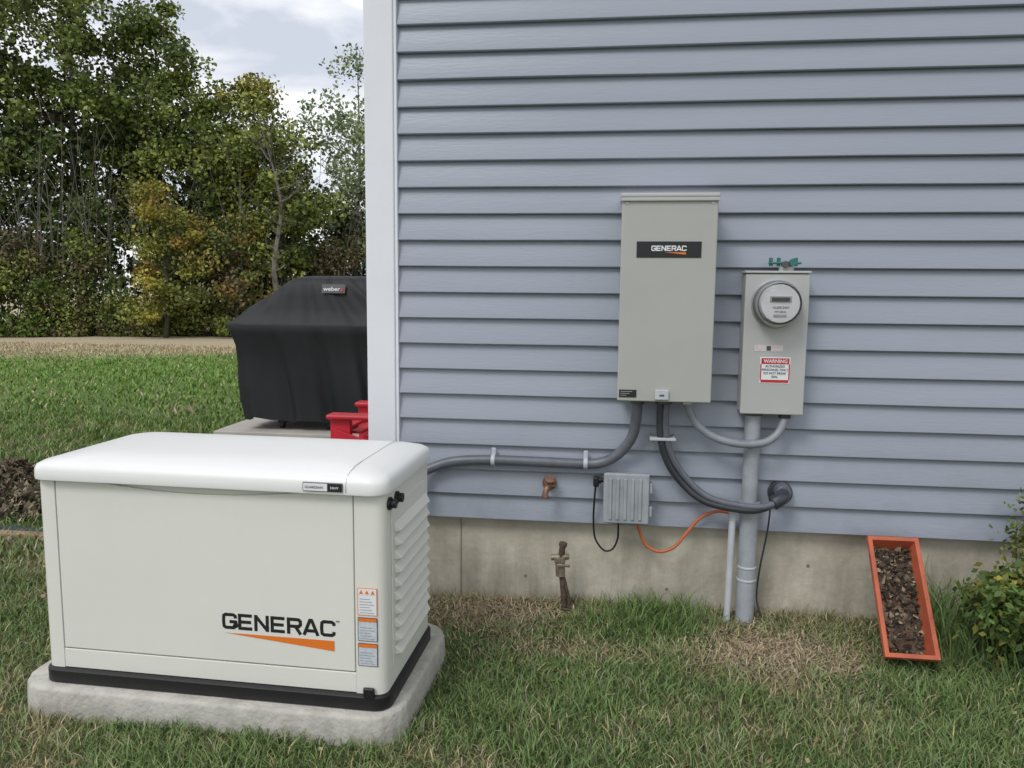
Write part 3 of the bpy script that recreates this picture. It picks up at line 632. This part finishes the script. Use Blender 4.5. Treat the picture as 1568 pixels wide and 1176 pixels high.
# ------------------------------------------------------------------ trees
G1=(.085,.125,.035);G2=(.14,.185,.045);G3=(.20,.23,.055);YL=(.40,.34,.06);OR=(.30,.18,.05);BR=(.16,.12,.075);DK=(.045,.065,.025);YG=(.25,.28,.06);RB=(.13,.08,.055)
def tree(name,x,y,h,rx,pal,nleaf,size,seed,base=.18,sparse=False,ncl=70,bark=None,lean=0):
    p=P(name,(x,y,0)); r=np.random.default_rng(seed); R=random.Random(seed)
    V=[];F=[]
    def addt(q,r0,r1,n=6):
        v,f=tubegeo(q,[r0+(r1-r0)*k/(len(q)-1) for k in range(len(q))],n); b=len(V); V.extend(v); F.extend(tuple(a+b for a in ff) for ff in f)
    tk=cat([(x,y,-.1),(x+R.uniform(-.15,.15)+lean*.3,y,h*.3),(x+R.uniform(-.3,.3)+lean*.6,y+R.uniform(-.2,.2),h*.6),(x+R.uniform(-.3,.3)+lean,y,h*.95)],6)
    addt(tk,.014*h+.01,.01)
    cz0=h*base; tips=[]
    nl=18 if not sparse else 22
    for i in range(nl):
        t=.2+.75*i/nl; q=tk[int(t*(len(tk)-1))]; a=R.uniform(0,2*math.pi)
        prof=math.sin(math.pi*min(1,max(.05,(q.z-cz0)/(h-cz0)*.85+.12)))**.7
        Lr=rx*prof*R.uniform(.65,1.1); e=Vector((q.x+Lr*math.cos(a),q.y+Lr*math.sin(a),q.z+Lr*R.uniform(.3,.8)))
        mid=q.lerp(e,.5)+Vector((0,0,-.08*Lr)); c=cat([tuple(q),tuple(mid),tuple(e)],4); addt(c,.006*h*(1-t*.6)+.008,.006,5)
        tips.append(e); tips.append(mid)
        for k in range(3 if not sparse else 5):
            s=c[R.randrange(2,len(c))]; e2=s+Vector((R.uniform(-1,1),R.uniform(-1,1),R.uniform(.1,1)))*Lr*.4
            addt([s,s.lerp(e2,.5)+Vector((0,0,.03)),e2],.012,.004,4); tips.append(e2)
    mesh('trunk_and_limbs',V,F,bark or M_bark,p)
    cl=[]
    for i in range(ncl):
        if R.random()<.6: c=R.choice(tips)+Vector((R.gauss(0,.25),R.gauss(0,.25),R.gauss(0,.2)))
        else:
            zz=cz0+(h-cz0)*R.random(); s=(zz-cz0)/(h-cz0); pr=math.sin(math.pi*min(1,s*.82+.14))**.6; a=R.uniform(0,6.28); q=rx*pr*math.sqrt(R.random())
            c=Vector((x+lean*s+q*math.cos(a),y+q*math.sin(a),zz))
        cl.append(c)
    cl=np.array([tuple(c) for c in cl]); w=r.integers(0,ncl,nleaf); rad_=(.20+.38*r.random(ncl))*(rx/2.2)**.5
    dd=r.standard_normal((nleaf,3)); dd/=np.linalg.norm(dd,axis=1)[:,None]; dd*=(r.random(nleaf)**.5)[:,None]*rad_[w][:,None]*1.6; dd[:,2]*=.75
    pt=cl[w]+dd; pt[:,2]=np.maximum(pt[:,2],.05)
    pal=np.array(pal); pc=pal[r.integers(0,len(pal),ncl)]*(.7+.6*r.random(ncl))[:,None]
    cc=pc[w]*.65+pal[r.integers(0,len(pal),nleaf)]*.35; cc*=(.6+.75*r.random(nleaf))[:,None]
    quads('foliage',pt,np.full(nleaf,size),cc,M_leaf,p,seed+3,aspect=.7)
T='deciduous_tree'
tree(T,-20.5,17,11.5,2.8,[G1,G2,G3],10000,.18,100)
tree(T,-17.6,16.8,10.2,2.4,[G1,G2,G3,G2],18000,.13,101,ncl=120)
tree(T,-15.2,18.0,10.6,2.3,[G1,G2,G2,G3],18000,.13,102,ncl=120)
tree(T,-13.2,18.8,9.4,1.6,[G2,G1,G3,G2],15000,.12,103,ncl=90)
tree(T,-11.8,18.2,7.3,1.6,[G2,G1,G3,YG],14000,.115,104,ncl=80)
tree(T,-10.3,18.6,7.1,1.5,[G3,G2,YG,G2,YL],14000,.115,105,ncl=80)
tree(T,-9.2,18.0,5.6,1.2,[G2,G1,YG,G3],9000,.11,106,ncl=50)
tree(T,-7.4,19.5,7.9,1.7,[(.30,.36,.20),(.22,.28,.14)],4800,.12,107,base=.35,sparse=True,ncl=75,bark=M_barkl)
tree(T,-8.4,16.5,5.9,1.1,[G3,YG],500,.11,108,base=.5,sparse=True,ncl=20,bark=M_barkl,lean=-.5)
tree(T,-6.1,19.0,7.0,1.5,[(.26,.32,.17),G2],3500,.13,109,base=.3,sparse=True,ncl=50,bark=M_barkl)
tree(T,-11.3,15.7,3.9,.95,[YL,YG,YL,G2,G3,OR],7500,.095,110,base=.1,ncl=45)
tree(T,-9.7,16.3,3.0,.9,[BR,YG,G1,G2,OR],4500,.10,111,base=.1,ncl=40)
tree(T,-4.0,19.5,7.5,1.7,[G2,G1],5000,.17,113,ncl=50)
tree(T,-23.5,16,10.5,2.6,[G1,G2],6000,.22,114)
tm=P('distant_tree_line',(-12,20,0)); r=np.random.default_rng(77)
def blob(name,n,fx,pal,size,seed):
    r=np.random.default_rng(seed); cs,rs=fx(r); nc=len(cs); w=r.integers(0,nc,n); dd=r.standard_normal((n,3)); dd/=np.linalg.norm(dd,axis=1)[:,None]; dd*=(r.random(n)**.45)[:,None]*rs[w][:,None]*1.1
    pt=cs[w]+dd; pt[:,2]=np.abs(pt[:,2])+.03; pal=np.array(pal); pc=pal[r.integers(0,len(pal),nc)]*(.65+.7*r.random(nc))[:,None]
    cc=pc[w]*.7+pal[r.integers(0,len(pal),n)]*.3; cc*=(.6+.75*r.random(n))[:,None]; quads(name,pt,np.full(n,size),cc,M_leaf,tm,seed+1,aspect=.7)
def line(x): return 15.3+.32*(x+15)
def f1(r):
    n=380; x=-27+24*r.random(n); y=line(np.clip(x,-20,-5))+2.2+2.5*r.random(n)
    top=np.interp(x,[-27,-18,-14,-12,-10,-8.6,-6,-3],[8.2,8.2,7.6,5.6,4.8,3.6,3.4,4]); return np.stack([x,y,top*r.random(n)**.8],1),.5+.4*r.random(n)
blob('back_mass',50000,f1,[G1,G2,BR,DK,G2,G1],.18,200)
def f2(r):
    n=230; x=-26+22*r.random(n); y=line(x)+.6*r.random(n)+.2; return np.stack([x,y,.1+2.4*r.random(n)**1.3],1),.28+.3*r.random(n)
blob('understory',46000,f2,[G1,BR,G2,G3,DK,RB,YG,G2,BR],.10,202)
def f3(r):
    n=60; x=-19+4.6*r.random(n); y=line(x)-.5+.4*r.random(n); return np.stack([x,y,.1+1.5*r.random(n)**1.3],1),.25+.3*r.random(n)
blob('bramble',13000,f3,[G2,G3,G2,(.15,.24,.05)],.095,204)
def f4(r):
    n=110; x=-14.6+9*r.random(n); y=line(x)-.3+.3*r.random(n); return np.stack([x,y,.05+.9*r.random(n)**1.4],1),.2+.25*r.random(n)
blob('weeds',15000,f4,[G1,G2,G3,YG,BR],.085,206)
V=[];F=[];R=random.Random(5)
for i in range(150):
    x=R.uniform(-20,-5.5); y=line(x)+R.uniform(0,1.6); h=R.uniform(2.2,5.8) if x<-9 else R.uniform(2,5.0); q=cat([(x,y,0),(x+R.uniform(-.25,.25),y,h*.5),(x+R.uniform(-.6,.6),y+R.uniform(-.3,.3),h)],4)
    v,f=tubegeo(q,[.018*(1-.85*k/len(q)) for k in range(len(q))],4); b=len(V); V+=v; F+=[tuple(a+b for a in ff) for ff in f]
    for k in range(3):
        s=q[R.randrange(3,len(q))]; e=s+Vector((R.uniform(-.7,.7),R.uniform(-.3,.3),R.uniform(.3,.9))); v,f=tubegeo([s,s.lerp(e,.5),e],[.009,.006,.003],4); b=len(V); V+=v; F+=[tuple(a+b for a in ff) for ff in f]
mesh('bare_stems',V,F,M_barkl,tm)
# ------------------------------------------------------------------ world
w=bpy.data.worlds.new('World'); sc.world=w; w.use_nodes=True; nt=w.node_tree; nt.nodes.clear()
sky=nt.nodes.new('ShaderNodeTexSky'); sky.sky_type='NISHITA'; sky.sun_disc=False
tc=nt.nodes.new('ShaderNodeTexCoord'); mp=nt.nodes.new('ShaderNodeMapping'); mp.inputs['Scale'].default_value=(1.0,1.0,2.6); nt.links.new(tc.outputs['Generated'],mp.inputs[0])
nz=nt.nodes.new('ShaderNodeTexNoise'); nz.inputs['Scale'].default_value=4.6; nz.inputs['Detail'].default_value=9; nz.inputs['Roughness'].default_value=.52; nz.inputs['Distortion'].default_value=.35; nt.links.new(mp.outputs[0],nz.inputs['Vector'])
cr=nt.nodes.new('ShaderNodeValToRGB'); cr.color_ramp.elements[0].position=.40; cr.color_ramp.elements[0].color=(7.0,7.5,8.5,1); cr.color_ramp.elements[1].position=.57; cr.color_ramp.elements[1].color=(11.6,11.6,11.8,1)
nt.links.new(nz.outputs['Fac'],cr.inputs[0])
mx=nt.nodes.new('ShaderNodeMix'); mx.data_type='RGBA'; mx.inputs['Factor'].default_value=.88
nt.links.new(sky.outputs[0],mx.inputs['A']); nt.links.new(cr.outputs[0],mx.inputs['B'])
bg=nt.nodes.new('ShaderNodeBackground'); bg.inputs['Strength'].default_value=.10; nt.links.new(mx.outputs['Result'],bg.inputs['Color'])
wo=nt.nodes.new('ShaderNodeOutputWorld'); nt.links.new(bg.outputs[0],wo.inputs[0])
sl=bpy.data.lights.new('sun','SUN'); sl.energy=1.35; sl.angle=rad(20); sl.color=(1,.98,.95); so=bpy.data.objects.new('sun',sl); link(so)
sd=Vector((-.55,-.95,1.25)).normalized(); so.rotation_euler=sd.to_track_quat('Z','Y').to_euler()
sky.sun_elevation=math.asin(sd.z); sky.sun_rotation=math.atan2(sd.x,sd.y)
# ------------------------------------------------------------------ camera
psi,th,ro=rad(6.9),rad(6.75),rad(0.55)
Fh=Vector((-math.sin(psi),math.cos(psi),0));R0=Vector((math.cos(psi),math.sin(psi),0));Z=Vector((0,0,1))
Fw=math.cos(th)*Fh-math.sin(th)*Z;U0=math.sin(th)*Fh+math.cos(th)*Z
Rv=math.cos(ro)*R0+math.sin(ro)*U0;Uv=math.cos(ro)*U0-math.sin(ro)*R0
cd=bpy.data.cameras.new('camera'); cam=bpy.data.objects.new('camera',cd); link(cam)
m=Matrix((Rv,Uv,-Fw)).transposed().to_4x4(); m.translation=Vector((0,-2.97,1.24)); cam.matrix_world=m
cd.sensor_width=36; cd.lens=36*1178/1568; cd.clip_start=.05; cd.clip_end=1500; sc.camera=cam
sc.view_settings.view_transform='Standard'; sc.view_settings.look='None'; sc.view_settings.exposure=0
